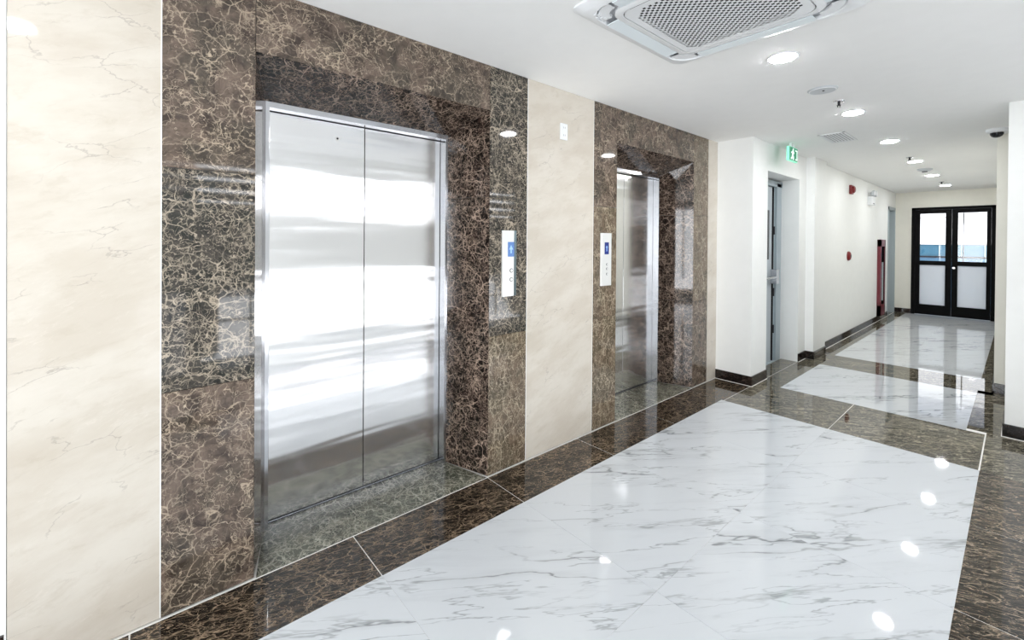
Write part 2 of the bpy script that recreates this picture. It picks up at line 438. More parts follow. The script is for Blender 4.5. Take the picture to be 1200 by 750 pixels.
# ------------------------------------------------------------------ elevators
def uv_flat(o):
    uv = o.data.uv_layers.new(name='brush')
    for l in o.data.loops:
        c = o.data.vertices[l.vertex_index].co; uv.data[l.index].uv = (c.y, c.z)
def elevator(ya, yb, label):
    t = thing('elevator', label, 'elevator', (XD, (ya + yb) / 2, 0), 'elevators in the marble wall')
    y0, y1 = ya + 0.102, yb - 0.102                 # back of the lining
    fi0, fi1 = y0 + 0.018, y1 - 0.018               # leaf opening
    zt = ZN - 0.03
    bm = new()
    zz = ZN + 0.004
    prism(bm, [(y0 - 0.003, 0.0), (fi0, 0.0), (fi0, zt), (fi1, zt), (fi1, 0.0), (y1 + 0.003, 0.0), (y1 + 0.003, zz), (y0 - 0.003, zz)], XD - 0.05, XN - 0.0005, 'x')
    fr = obj('door_frame', bm, 'steel_frame', t, bevel=0.002); 
    mid = (fi0 + fi1) / 2
    for a, b in ((fi0 + 0.003, mid - 0.0022), (mid + 0.0022, fi1 - 0.003)):
        bm = new(); box(bm, XD - 0.035, XD, a, b, 0.013, zt - 0.004)
        o = obj('door_panel', bm, 'steel', t, bevel=0.0012); uv_flat(o)
    bx('shaft_gap', 'gap', t, XD - 0.08, XD - 0.055, y0, y1, 0, ZN - 0.004)
    bm = new(); box(bm, XD - 0.05, XD + 0.012, fi0, fi1, -0.004, 0.003)
    for k in range(3): box(bm, XD - 0.030 + k * 0.013, XD - 0.026 + k * 0.013, fi0, fi1, 0.003, 0.0045)
    obj('sill', bm, 'steel_frame', t)
    bx('threshold_gap', 'gap', t, XD - 0.036, XD - 0.004, fi0, fi1, 0.0046, 0.0125)
    # small diamond shaped key plate high on the near leaf
    bm = new(); r = 0.016; yy, zz = fi0 + (mid - fi0) * 0.69, 2.013
    prism(bm, [(yy - r, zz), (yy, zz - r), (yy + r, zz), (yy, zz + r)], XD, XD + 0.003, 'x')
    kp = obj('key_plate', bm, 'steel_plate', t)
    bm = new(); cyl(bm, (XD + 0.003, yy, zz), 0.006, 0.001, 'x', 16); obj('key_hole', bm, 'gap', kp)
    return t
elevator(0.395, 1.652, 'nearer and wider-looking steel elevator door in the splayed dark marble niche')
elevator(2.944, 4.213, 'farther steel elevator door, partly hidden by its brown marble niche')

def call_panel(ya, yb, za, zb, label, nb, lcd, up):
    t = thing('call_panel', label, 'call panel', (X0, (ya + yb) / 2, za), 'call panels beside the elevators')
    bm = new(); c = 0.022
    c = 0.030 if up else 0.003
    prism(bm, [(X0, ya), (X0 + 0.014, ya + 0.002), (X0 + 0.014, yb - c), (X0, yb - c)], za, zb)
    obj('face_plate', bm, 'steel_plate', t, bevel=0.001)
    bm = new(); prism(bm, [(X0, yb - c), (X0 + 0.014, yb - c), (X0 + 0.003, yb), (X0, yb)], za, zb)
    obj('reflection_chamfer', bm, 'chamfer_reflection', t)
    w = yb - ya; ym = ya + w * (0.50 if not up else 0.54)
    sx = X0 + 0.0142
    bm = new(); box(bm, sx - 0.002, sx + 0.001, ym - 0.026, ym + 0.026, zb - 0.165, zb - 0.072)
    s = obj('display', bm, lcd, t)
    bm = new(); z = zb - 0.118
    if up:   # up arrow
        prism(bm, [(ym - 0.016, z - 0.002), (ym + 0.016, z - 0.002), (ym, z + 0.026)], sx + 0.001, sx + 0.0016, 'x')
        box(bm, sx + 0.001, sx + 0.0016, ym - 0.006, ym + 0.006, z - 0.026, z - 0.002)
    else:
        box(bm, sx + 0.001, sx + 0.0016, ym - 0.004, ym + 0.004, z - 0.024, z + 0.012)
        prism(bm, [(ym - 0.012, z + 0.004), (ym + 0.012, z + 0.004), (ym, z + 0.022)], sx + 0.001, sx + 0.0016, 'x')
    obj('display_arrow', bm, 'lcd_mark', s)
    for k, zz in enumerate(nb):
        bm = new(); r = 0.0135 if up else 0.009
        cyl(bm, (sx - 0.001, ym + 0.004, zz), r, 0.003, 'x', 24)
        b = obj('button', bm, 'steel_dark', t)
        bm = new(); cyl(bm, (sx + 0.002, ym + 0.004, zz), r * 0.72, 0.0015, 'x', 24); obj('button_cap', bm, 'steel_plate', b)
    return t
call_panel(1.75, 1.872, 1.10, 1.515, 'steel call panel with pale blue display and two round buttons, right of the nearer elevator', (1.262, 1.205), 'lcd', True)
call_panel(2.737, 2.864, 1.106, 1.516, 'slim steel call panel with dark blue display, left of the farther elevator', (1.272, 1.238, 1.197), 'lcd_dark', False)

# socket high on the cream panel
t = thing('wall_socket', 'white double wall socket high on the cream stone between the elevators', 'socket', (X0, 2.307, 2.17))
bx('face_plate', 'plastic', t, X0, X0 + 0.010, 2.271, 2.343, 2.166, 2.281, bevel=0.003)
for zz in (2.197, 2.250):
    s = bx('outlet', 'plastic', t, X0 + 0.010, X0 + 0.0125, 2.289, 2.325, zz - 0.021, zz + 0.021, bevel=0.002)
    bm = new()
    for dy in (-0.008, 0.006): box(bm, X0 + 0.0125, X0 + 0.0128, 2.306 + dy, 2.3085 + dy, zz - 0.006, zz + 0.007)
    obj('slot', bm, 'gap', s)

# ------------------------------------------------------------------ left column, recess, pier and corridor wall
wb = new()
box(wb, -2.75, X1, 4.731, 5.128, 0, H)                      # column
box(wb, -2.75, X2 - 0.06, 5.128, 6.149, 0, H)               # behind the fire door
box(wb, X2 - 0.06, X1, 5.128, 6.149, 2.22, H)               # lintel
box(wb, -2.75, X1, 6.149, 6.414, 0, H)
box(wb, -2.75, X3, 6.414, 6.911, 0, H)                      # pier
box(wb, -2.75, X4, 6.911, 11.50, 0, H)
box(wb, -2.75, X4, 11.50, 12.20, 2.20, H)
box(wb, -2.75, X4 - 0.16, 11.50, 12.20, 0, 2.20)
box(wb, -2.75, X4, 12.20, YE, 0, H)
struct('wall_corridor_left', wb, 'white_paint')
bbm = new(); t_ = 0.012; zb = 0.098
def bb_x(bm, x, ya, yb, s): box(bm, min(x, x + s * t_), max(x, x + s * t_), ya, yb, 0.003, zb)
def bb_y(bm, y, xa, xb, s): box(bm, xa, xb, min(y, y + s * t_), max(y, y + s * t_), 0.003, zb)
bb_y(bbm, 4.731, X0 + 0.002, X1 + t_, -1); bb_x(bbm, X1, 4.731, 5.128, 1)
bb_x(bbm, X1, 6.149, 6.414, 1); bb_y(bbm, 6.414, X1 + t_, X3 + t_, -1); bb_x(bbm, X3, 6.414, 6.911, 1)
bb_x(bbm, X4, 6.911, 11.46, 1)
bb_x(bbm, -2.25, -3.7, -0.31, 1)
struct('baseboard_left', bbm, 'base_marble', bevel=0.002)
cbm = new()
box(cbm, X0 + 0.002, X1 + t_ + 0.005, 4.731 - t_ - 0.005, 4.731, 0, 0.0035); box(cbm, X1, X1 + t_ + 0.005, 4.731, 5.128, 0, 0.0035)
box(cbm, X4, X4 + t_ + 0.006, 6.911, 11.46, 0, 0.004); box(cbm, X1, X1 + t_ + 0.005, 6.149, 6.414, 0, 0.0035)
box(cbm, -0.085 - 0.0, 0.88, 4.987 - t_ - 0.006, 4.987, 0, 0.004)
box(cbm, -0.085, -0.068, 4.987, 5.40, 0, 0.004)
struct('trim_2', cbm, 'grout')

# fire door in the recess
d1 = sroot('door_1', (X2, 5.65, 0))
bm = new()
for k, (xa, xb, y0, y1) in enumerate(((X2 - 0.055, X2 + 0.005, 5.96, 6.11), (X2 - 0.055, X2 - 0.02, 5.93, 5.97))): box(bm, xa, xb, y0, y1, 0, 2.18)
box(bm, X2 - 0.055, X2 + 0.005, 5.135, 5.18, 0, 2.18)
box(bm, X2 - 0.055, X2 + 0.005, 5.135, 6.145, 2.13, 2.20)
box(bm, X2 - 0.055, X2 - 0.01, 6.11, 6.147, 0, 2.18)
obj('door_frame', bm, 'door_frame_grey', d1, bevel=0.004)
bx('gap_shade_strip', 'gap', d1, X2 - 0.052, X2 - 0.019, 5.918, 5.930, 0.01, 2.13)  # black strip standing in for the shade inside the leaf gap
lf = bx('door_leaf', 'door_grey', d1, X2 - 0.05, X2 - 0.025, 5.19, 5.885, 0.012, 2.125, bevel=0.002)
bx('leaf_gap', 'gap', d1, X2 - 0.053, X2 - 0.045, 5.18, 5.96, 0.0, 2.13)
bx('vision_panel', 'dark_lens', lf, X2 - 0.026, X2 - 0.020, 5.46, 5.785, 1.25, 1.84, bevel=0.001)
bm = new(); box(bm, X2 - 0.025, X2 + 0.045, 5.85, 5.935, 0.955, 1.13); cyl(bm, (X2 + 0.03, 5.25, 1.035), 0.017, 0.66, 'y', 16)
box(bm, X2 - 0.025, X2 + 0.045, 5.22, 5.27, 0.98, 1.09); obj('panic_bar', bm, 'steel_frame', lf, bevel=0.003)
for z in (0.35, 0.80, 1.55):
    bm = new(); cyl(bm, (X2 - 0.012, 5.925, z), 0.009, 0.10, 'z', 12); obj('hinge', bm, 'steel_dark', d1)
bx('threshold', 'door_frame_grey', d1, X2 - 0.055, X2 + 0.004, 5.18, 5.96, 0.0005, 0.012)

# far side door in the corridor wall
d3 = sroot('door_3', (X4, 11.85, 0))
bm = new(); box(bm, X4 - 0.16, X4 + 0.012, 11.47, 11.53, 0, 2.20); box(bm, X4 - 0.16, X4 + 0.012, 12.15, 12.20, 0, 2.20); box(bm, X4 - 0.16, X4 + 0.012, 11.47, 12.20, 2.14, 2.20)
obj('door_frame', bm, 'door_frame_grey', d3)
lf = bx('door_leaf', 'corridor_paint', d3, X4 - 0.155, X4 - 0.11, 11.535, 12.145, 0.01, 2.135)
bm = new(); cyl(bm, (X4 - 0.11, 11.62, 1.0), 0.022, 0.05, 'x', 16); obj('door_knob', bm, 'chrome', lf)

# ------------------------------------------------------------------ end wall and black glazed doors
ex0, ex1, ez = -1.49, -0.31, 2.195
wb = new(); box(wb, -2.75, ex0, YE, YE + 0.2, 0, H); box(wb, ex1, 1.2, YE, YE + 0.2, 0, H); box(wb, ex0, ex1, YE, YE + 0.2, ez, H)
struct('wall_back', wb, 'corridor_paint')
bm = new(); bb_y(bm, YE, X4 + 0.002, ex0 - 0.002, -1); bb_y(bm, YE, ex1 + 0.002, -0.17, -1); struct('baseboard_back', bm, 'base_marble')
d2 = sroot('door_2', ((ex0 + ex1) / 2, YE, 0))
bm = new(); fw = 0.055
box(bm, ex0, ex0 + fw, YE - 0.02, YE + 0.08, 0, ez); box(bm, ex1 - fw, ex1, YE - 0.02, YE + 0.08, 0, ez); box(bm, ex0, ex1, YE - 0.02, YE + 0.08, ez - 0.05, ez)
obj('door_frame', bm, 'black_frame', d2)
mx = -0.897
for (lx0, lx1, px0, px1) in ((ex0 + fw + 0.002, mx - 0.002, -1.362, -0.985), (mx + 0.002, ex1 - fw - 0.002, -0.811, -0.425)):
    bm = new(); a, b = YE - 0.01, YE + 0.035
    box(bm, lx0, px0, a, b, 0.008, ez - 0.053); box(bm, px1, lx1, a, b, 0.008, ez - 0.053)
    box(bm, px0, px1, a, b, 0.008, 0.215); box(bm, px0, px1, a, b, 1.022, 1.108); box(bm, px0, px1, a, b, 2.068, ez - 0.053)
    lf = obj('door_leaf', bm, 'black_frame', d2)
    bx('upper_pane', 'glass', lf, px0, px1, YE + 0.010, YE + 0.016, 1.108, 2.068)
    bx('lower_pane', 'frosted', lf, px0, px1, YE + 0.010, YE + 0.016, 0.215, 1.022)
bm = new(); lathe(bm, [(0.012, 0), (0.012, -0.03), (0.024, -0.04), (0.026, -0.055), (0.015, -0.066)], (-0.86, YE - 0.01, 0.98), 'y', 20)
obj('door_knob', bm, 'chrome', d2, smooth=True)
# what stands outside the glass
t = thing('balcony_parapet', 'blue clad balcony parapet with navy rail seen through the black glass doors', 'parapet', (-0.9, 14.2, 0))
for i in range(14):
    xa = -3.4 + i * 0.36
    bx('cladding_panel', 'blue_panel', t, xa + 0.004, xa + 0.356, 14.2, 14.24, 1.17, 1.428)
bx('lower_cladding', 'blue_light', t, -3.4, 1.64, 14.2, 14.24, 0.0, 1.145)
bx('rail', 'navy', t, -3.4, 1.64, 14.16, 14.25, 1.130, 1.172)
bx('coping', 'navy', t, -3.4, 1.64, 14.18, 14.26, 1.428, 1.440)
bx('balcony_floor', 'ext_white', None, -3.4, 1.64, 12.62, 14.4, -0.16, -0.02)['kind'] = 'structure'
t = thing('balcony_awning', 'thin white awning edge outside at the top of the glass doors', 'awning', (-0.9, 14.1, 2.13))
bx('awning_slab', 'ext_white', t, -3.4, 1.64, 12.55, 14.2, 2.16, 2.20); bx('edge_bar', 'steel_dark', t, -3.4, 1.64, 14.18, 14.21, 2.065, 2.075)
t = thing('balcony_post', 'thin grey post outside behind the right glass door leaf', 'post', (-0.84, 14.05, -0.02))
bm = new(); cyl(bm, (-0.84, 14.05, -0.02), 0.010, 2.17, 'z', 12); obj('pole', bm, 'steel_dark', t)
bm = new(); cyl(bm, (-0.84, 14.05, -0.02), 0.03, 0.012, 'z', 12); obj('base_plate', bm, 'steel_dark', t)

# ------------------------------------------------------------------ right side: column, corridor wall, window wall
wb = new(); box(wb, -0.068, 1.2, 4.987, 5.40, 0, H); struct('wall_column_right', wb, 'white_paint')
wb = new(); box(wb, -0.16, 1.2, 6.37, YE, 0, H); struct('wall_corridor_right', wb, 'corridor_paint')
bm = new(); bb_y(bm, 4.987, -0.068 - t_, XR - 0.002, -1); bb_x(bm, -0.068, 4.987, 5.40, -1)
bb_y(bm, 6.37, -0.16 - t_, XR - 0.002, -1); bb_x(bm, -0.16, 6.37, YE - 0.02, -1)
struct('baseboard_right', bm, 'base_marble', bevel=0.002)
wins = [(-1.4, -0.53), (0.0, 0.42), (0.62, 1.56), (1.60, 2.54), (2.58, 3.52), (3.56, 4.50)]
lz0, lz1, uz0, uz1 = 0.10, 0.97, 1.78, 2.28
wb = new()
box(wb, XR, 1.2, -3.7, 6.37, 0, lz0); box(wb, XR, 1.2, -3.7, 6.37, lz1, uz0); box(wb, XR, 1.2, -3.7, 6.37, uz1, H)
edges = [-3.7] + [v for w in wins for v in w] + [6.37]
for a, b in zip(edges[::2], edges[1::2]): box(wb, XR, 1.2, a, b, lz0, lz1)
box(wb, XR, 1.2, -3.7, -1.4, uz0, uz1); box(wb, XR, 1.2, 4.5, 6.37, uz0, uz1)
struct('wall_right', wb, 'white_paint')
for i, (a, b) in enumerate(wins):
    w = sroot('window_%d' % (i + 1), (XR, (a + b) / 2, lz0))
    bm = new(); f = 0.03
    box(bm, XR + 0.04, XR + 0.09, a, a + f, lz0, lz1); box(bm, XR + 0.04, XR + 0.09, b - f, b, lz0, lz1)
    box(bm, XR + 0.04, XR + 0.09, a, b, lz0, lz0 + f); box(bm, XR + 0.04, XR + 0.09, a, b, lz1 - f, lz1)
    n = 2 if b - a < 0.6 else 3
    for k in range(1, n): y = a + (b - a) * k / n; box(bm, XR + 0.05, XR + 0.08, y - 0.009, y + 0.009, lz0, lz1)
    box(bm, XR + 0.05, XR + 0.08, a, b, 0.62, 0.64)
    obj('window_frame', bm, 'white_paint', w)
    bx('pane', 'glass', w, XR + 0.062, XR + 0.067, a + f, b - f, lz0 + f, lz1 - f)
w = sroot('window_7', (XR, 1.55, uz0))  # added unseen window; its slats shape the streaks reflected in the steel
bm = new(); box(bm, XR + 0.03, XR + 0.10, -1.4, 4.5, uz0, uz0 + 0.025); box(bm, XR + 0.03, XR + 0.10, -1.4, 4.5, uz1 - 0.025, uz1)
obj('window_frame', bm, 'white_paint', w)
for k in range(4):
    z = uz0 + 0.085 + k * 0.115
    bx('louvre', 'plastic_grey', w, XR + 0.03, XR + 0.05, -1.4, 4.5, z - 0.042, z + 0.042)
# ------------------------------------------------------------------ rear wall with one wide unseen window, added to light the column fronts
wb = new(); rx0, rx1, rz0, rz1 = -2.1, 0.85, 0.15, 2.42
box(wb, -2.25, rx0, -3.7, -3.5, 0, H); box(wb, rx1, 1.2, -3.7, -3.5, 0, H); box(wb, rx0, rx1, -3.7, -3.5, 0, rz0); box(wb, rx0, rx1, -3.7, -3.5, rz1, H)
struct('wall_rear', wb, 'white_paint')
w = sroot('window_8', (-0.6, -3.5, rz0)); bm = new()
for x in (rx0, -1.07, -0.17, rx1 - 0.04): box(bm, x, x + 0.04, -3.62, -3.56, rz0, rz1)
box(bm, rx0, rx1, -3.62, -3.56, rz0, rz0 + 0.04); box(bm, rx0, rx1, -3.62, -3.56, rz1 - 0.04, rz1)
obj('window_frame', bm, 'white_paint', w); bx('pane', 'glass', w, rx0 + 0.04, rx1 - 0.04, -3.60, -3.595, rz0 + 0.04, rz1 - 0.04)

# ------------------------------------------------------------------ ceiling fittings
def downlight(x, y, label, r=0.074):
    t = thing('downlight', label, 'downlight', (x, y, H), 'round downlights along the ceiling')
    bm = new(); lathe(bm, [(r * 0.90, 0), (r * 0.90, -0.004), (r * 1.02, -0.006), (r * 1.12, -0.003), (r * 1.14, 0)], (x, y, H), 'z', 40)
    # ring only: drop the end caps
    for f in [f for f in bm.faces if len(f.verts) > 4]: bm.faces.remove(f)
    obj('trim_ring', bm, 'plastic', t, smooth=True)
    bm = new(); cyl(bm, (x, y, H - 0.0085), r * 0.90, 0.008, 'z', 40, r2=r * 0.97); obj('diffuser', bm, 'lamp', t)
    return t
for y, lab in ((2.83, 'round downlight just behind the ceiling cassette, nearest and largest'),
               (4.45, 'round downlight beside the pendent sprinkler, second from the cassette'),
               (5.97, 'round downlight right of the square air grille'),
               (7.66, 'round downlight with a small sprinkler at its edge, fourth from the cassette'),
               (9.39, 'round downlight far along the corridor, second from the black doors'),
               (11.14, 'round downlight farthest away, nearest the black glass doors')):
    downlight(-0.906, y, lab)
downlight(-0.94, -0.45, 'round downlight out of frame, reflected at the top of the leftmost cream panel')

def cassette():
    cx, cy = -0.90, 1.99; hw, hy = 0.465, 0.475
    t = thing('air_conditioner', 'square white ceiling air conditioner cassette with perforated centre grille', 'air conditioner', (cx, cy, H))
    def rr(hx, hy_, r, n=6):
        out = []
        for sx, sy, a0 in ((1, 1, 0), (-1, 1, 90), (-1, -1, 180), (1, -1, 270)):
            for i in range(n + 1):
                a = math.radians(a0 + 90 * i / n); out.append((cx + sx * (hx - r) + math.cos(a) * r, cy + sy * (hy_ - r) + math.sin(a) * r))
        return out
    def loops(bm, ls):
        R_ = [[bm.verts.new((x, y, z)) for x, y in pts] for pts, z in ls]
        n = len(R_[0])
        for A, B in zip(R_, R_[1:]):
            for i in range(n): bm.faces.new((A[i], A[(i + 1) % n], B[(i + 1) % n], B[i]))
        return R_
    # fascia: outer lip, flat, inner edge of the air slot
    bm = new()
    loops(bm, [(rr(hw, hy, 0.05), H), (rr(hw, hy, 0.05), H - 0.008), (rr(hw - 0.03, hy - 0.03, 0.05), H - 0.026), (rr(hw - 0.055, hy - 0.055, 0.11), H - 0.030), (rr(hw - 0.062, hy - 0.062, 0.11), H - 0.012)])
    obj('fascia', bm, 'plastic', t, smooth=True)
    # recessed channel behind the vanes
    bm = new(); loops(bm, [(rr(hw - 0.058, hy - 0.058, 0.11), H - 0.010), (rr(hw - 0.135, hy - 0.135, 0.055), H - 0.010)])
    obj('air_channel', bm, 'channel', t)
    # inner frame round the grille
    bm = new()
    loops(bm, [(rr(hw - 0.125, hy - 0.125, 0.075), H - 0.008), (rr(hw - 0.125, hy - 0.125, 0.075), H - 0.030), (rr(hw - 0.135, hy - 0.135, 0.07), H - 0.034), (rr(hw - 0.158, hy - 0.158, 0.055), H - 0.034), (rr(hw - 0.158, hy - 0.158, 0.055), H - 0.026)])
    obj('grille_frame', bm, 'plastic', t, smooth=True)
    bm = new(); loops(bm, [(rr(hw - 0.158, hy - 0.158, 0.055), H - 0.026), (rr(hw - 0.162, hy - 0.162, 0.053), H - 0.026)]); obj('frame_groove', bm, 'steel_dark', t)
    # perforated grille: every opening is a hole in the sheet
    gx, gy = hw - 0.195, hy - 0.195
    bm = new(); A = [bm.verts.new((x, y, H - 0.033)) for x, y in rr(hw - 0.162, hy - 0.162, 0.053)]
    nx, ny = 36, 38; px, py = 2 * gx / nx, 2 * gy / ny
    gr = {}
    def V(i, j):
        if (i, j) not in gr: gr[(i, j)] = bm.verts.new((cx - gx + i * px, cy - gy + j * py, H - 0.033))
        return gr[(i, j)]
    for i in range(nx):
        for j in range(ny):
            q = [V(i, j), V(i + 1, j), V(i + 1, j + 1), V(i, j + 1)]
            corner = (min(i, nx - 1 - i) + min(j, ny - 1 - j)) < 3
            if (i + j) % 2 == 0 and not corner:
                mx_, my_ = cx - gx + (i + .5) * px, cy - gy + (j + .5) * py
                k = 0.40
                h = [bm.verts.new((mx_ + sx * px * k * 1.08, my_ + sy * py * k * 1.08, H - 0.033)) for sx, sy in ((-1, -1), (1, -1), (1, 1), (-1, 1))]
                for e in range(4): bm.faces.new((q[e], q[(e + 1) % 4], h[(e + 1) % 4], h[e]))
            else: bm.faces.new(q)
    # border between the perforated field and the rounded rim
    n = len(A)
    cor = [V(nx, ny), V(0, ny), V(0, 0), V(nx, 0)]
    per = n // 4
    for c in range(4):
        for i in range(per - 1): bm.faces.new((A[c * per + i], A[c * per + i + 1], cor[c]))
        a, b = A[c * per + per - 1], A[((c + 1) * per) % n]
        if c == 0: line = [V(i, ny) for i in range(nx, -1, -1)]
        elif c == 1: line = [V(0, j) for j in range(ny, -1, -1)]
        elif c == 2: line = [V(i, 0) for i in range(0, nx + 1)]
        else: line = [V(nx, j) for j in range(0, ny + 1)]
        bm.faces.new([a] + [b] + line[::-1])
    g = obj('grille', bm, 'plastic', t)
    bx('filter', 'gap', t, cx - gx - 0.01, cx + gx + 0.01, cy - gy - 0.01, cy + gy + 0.01, H - 0.006, H - 0.001)
    # four vanes
    L, Wd = 0.27, 0.033
    for s in (-1, 1):
        x = cx + s * (hw - 0.090); bm = new()
        hexa(bm, [(x - Wd, cy - L, H - 0.034), (x + Wd, cy - L, H - 0.034 + 0.004), (x + Wd, cy + L, H - 0.034 + 0.004), (x - Wd, cy + L, H - 0.034)],
                 [(x - Wd, cy - L, H - 0.029), (x + Wd, cy - L, H - 0.025), (x + Wd, cy + L, H - 0.025), (x - Wd, cy + L, H - 0.029)])
        obj('vane', bm, 'vane', t, bevel=0.0015)
        y = cy + s * (hy - 0.090); bm = new()
        hexa(bm, [(cx - L, y - Wd, H - 0.034), (cx + L, y - Wd, H - 0.034), (cx + L, y + Wd, H - 0.031), (cx - L, y + Wd, H - 0.031)],
                 [(cx - L, y - Wd, H - 0.029), (cx + L, y - Wd, H - 0.029), (cx + L, y + Wd, H - 0.026), (cx - L, y + Wd, H - 0.026)])
        obj('vane', bm, 'vane', t, bevel=0.0015)
    # rounded corner covers that fill the slot, with a dark slit left at each end
    for sx, sy in ((1, 1), (-1, 1), (-1, -1), (1, -1)):
        bm = new(); outer = []; inner = []
        ox, oy = cx + sx * (hw - 0.062), cy + sy * (hy - 0.062)
        n = 8
        pa = [(ox - sx * 0.11 + sx * 0.11 * math.cos(math.radians(a)), oy - sy * 0.11 + sy * 0.11 * math.sin(math.radians(a))) for a in [90 * i / n for i in range(n + 1)]]
        pb = [(ox - sx * 0.11 + sx * 0.060 * math.cos(math.radians(a)), oy - sy * 0.11 + sy * 0.060 * math.sin(math.radians(a))) for a in [90 * i / n for i in range(n + 1)]]
        for z0, z1 in ((H - 0.026, H - 0.012),):
            VA = [[bm.verts.new((p[0], p[1], z)) for p in pa] for z in (z0, z1)]; VB = [[bm.verts.new((p[0], p[1], z)) for p in pb] for z in (z0, z1)]
            for i in range(n):
                bm.faces.new((VA[0][i], VA[0][i + 1], VB[0][i + 1], VB[0][i])); bm.faces.new((VB[0][i], VB[0][i + 1], VB[1][i + 1], VB[1][i]))
                bm.faces.new((VA[0][i], VA[0][i + 1], VA[1][i + 1], VA[1][i]))
        obj('corner_cover', bm, 'plastic', t, smooth=True)
    # small raised squiggle badge on the near corner
    bm = new()
    for k in range(5):
        x, y = cx - 0.385 + 0.012 * math.sin(k * 2.1), cy - 0.385 + k * 0.014
        box(bm, x - 0.006, x + 0.006, y - 0.005, y + 0.005, H - 0.0325, H - 0.028)
    obj('badge', bm, 'plastic', t)
cassette()

# round access disc
t = thing('ceiling_speaker', 'flat round bluish white disc on the ceiling with a tiny dark centre', 'speaker', (-0.912, 3.632, H))
bm = new(); lathe(bm, [(0.001, -0.010), (0.070, -0.010), (0.084, -0.007), (0.090, 0.0)], (-0.912, 3.632, H), 'z', 40); obj('cover', bm, 'plastic_grey', t, smooth=True)
bm = new(); lathe(bm, [(0.074, -0.0105), (0.078, -0.0125), (0.081, -0.0085)], (-0.912, 3.632, H), 'z', 40)
for f in [f for f in bm.faces if len(f.verts) > 4]: bm.faces.remove(f)
obj('rim', bm, 'plastic', t)
bm = new(); cyl(bm, (-0.905, 3.625, H - 0.0135), 0.007, 0.004, 'z', 16); obj('indicator', bm, 'gap', t)

def sprinkler(x, y, label):
    t = thing('sprinkler', label, 'sprinkler', (x, y, H), 'pendent sprinklers on the ceiling')
    bm = new(); lathe(bm, [(0.036, 0), (0.034, -0.006), (0.014, -0.010), (0.010, -0.010)], (x, y, H), 'z', 24); obj('escutcheon', bm, 'chrome', t, smooth=True)
    bm = new(); cyl(bm, (x, y, H - 0.035), 0.009, 0.026, 'z', 12)
    for s in (-1, 1):
        hexa(bm, [(x + s * 0.008, y - 0.003, H - 0.028), (x + s * 0.013, y - 0.003, H - 0.028), (x + s * 0.013, y + 0.003, H - 0.028), (x + s * 0.008, y + 0.003, H - 0.028)],
                 [(x + s * 0.002, y - 0.003, H - 0.048), (x + s * 0.007, y - 0.003, H - 0.048), (x + s * 0.007, y + 0.003, H - 0.048), (x + s * 0.002, y + 0.003, H - 0.048)])
    obj('frame_arms', bm, 'steel_dark', t)
    bm = new(); cyl(bm, (x, y, H - 0.051), 0.016, 0.002, 'z', 12); obj('deflector', bm, 'chrome', t)
sprinkler(-0.905, 4.02, 'small steel pendent sprinkler between the flat disc and the second downlight')
sprinkler(-0.907, 7.25, 'small steel pendent sprinkler touching the fourth downlight')
sprinkler(-0.90, 10.5, 'tiny steel pendent sprinkler before the farthest downlight')

# square air grille
t = thing('air_vent', 'square grey slatted air grille in the ceiling before the corridor', 'vent', (-1.215, 5.38, H))
gx0, gx1, gy0, gy1 = -1.325, -1.105, 5.13, 5.63
bm = new(); f = 0.022
for a, b, c, d in ((gx0, gx1, gy0, gy0 + f), (gx0, gx1, gy1 - f, gy1), (gx0, gx0 + f, gy0, gy1), (gx1 - f, gx1, gy0, gy1)): box(bm, a, b, c, d, H - 0.008, H)
obj('frame', bm, 'plastic', t, bevel=0.002)
bx('backing', 'steel_dark', t, gx0 + f, gx1 - f, gy0 + f, gy1 - f, H - 0.001, H)
n = 7
for i in range(n):
    x = gx0 + f + (gx1 - gx0 - 2 * f) * (i + 0.5) / n
    bm = new(); hexa(bm, [(x - 0.010, gy0 + f, H - 0.009), (x + 0.002, gy0 + f, H - 0.002), (x + 0.002, gy1 - f, H - 0.002), (x - 0.010, gy1 - f, H - 0.009)],
                     [(x - 0.012, gy0 + f, H - 0.007), (x, gy0 + f, H - 0.0005), (x, gy1 - f, H - 0.0005), (x - 0.012, gy1 - f, H - 0.007)])
    obj('slat', bm, 'plastic', t)
t = thing('smoke_detector', 'faint round white smoke detector between far corridor downlights', 'smoke detector', (-0.905, 8.54, H))
bm = new(); lathe(bm, [(0.085, 0), (0.08, -0.018), (0.055, -0.032), (0.02, -0.036)], (-0.905, 8.54, H), 'z', 28); obj('housing', bm, 'plastic_grey', t, smooth=True)
bm = new(); cyl(bm, (-0.905, 8.54, H - 0.045), 0.03, 0.01, 'z', 20); obj('sensor', bm, 'steel_dark', t)

# dome camera
dx, dy = -0.155, 6.05
t = thing('dome_camera', 'white ceiling dome camera with black lens bowl by the right column', 'camera', (dx, dy, H))
bm = new(); lathe(bm, [(0.072, 0), (0.072, -0.022), (0.060, -0.034), (0.045, -0.036)], (dx, dy, H), 'z', 32); obj('housing', bm, 'plastic', t, smooth=True)
bm = new(); lathe(bm, [(0.046, -0.034), (0.044, -0.052), (0.034, -0.068), (0.018, -0.077), (0.002, -0.080)], (dx, dy, H), 'z', 32); obj('lens_dome', bm, 'dark_lens', t, smooth=True)

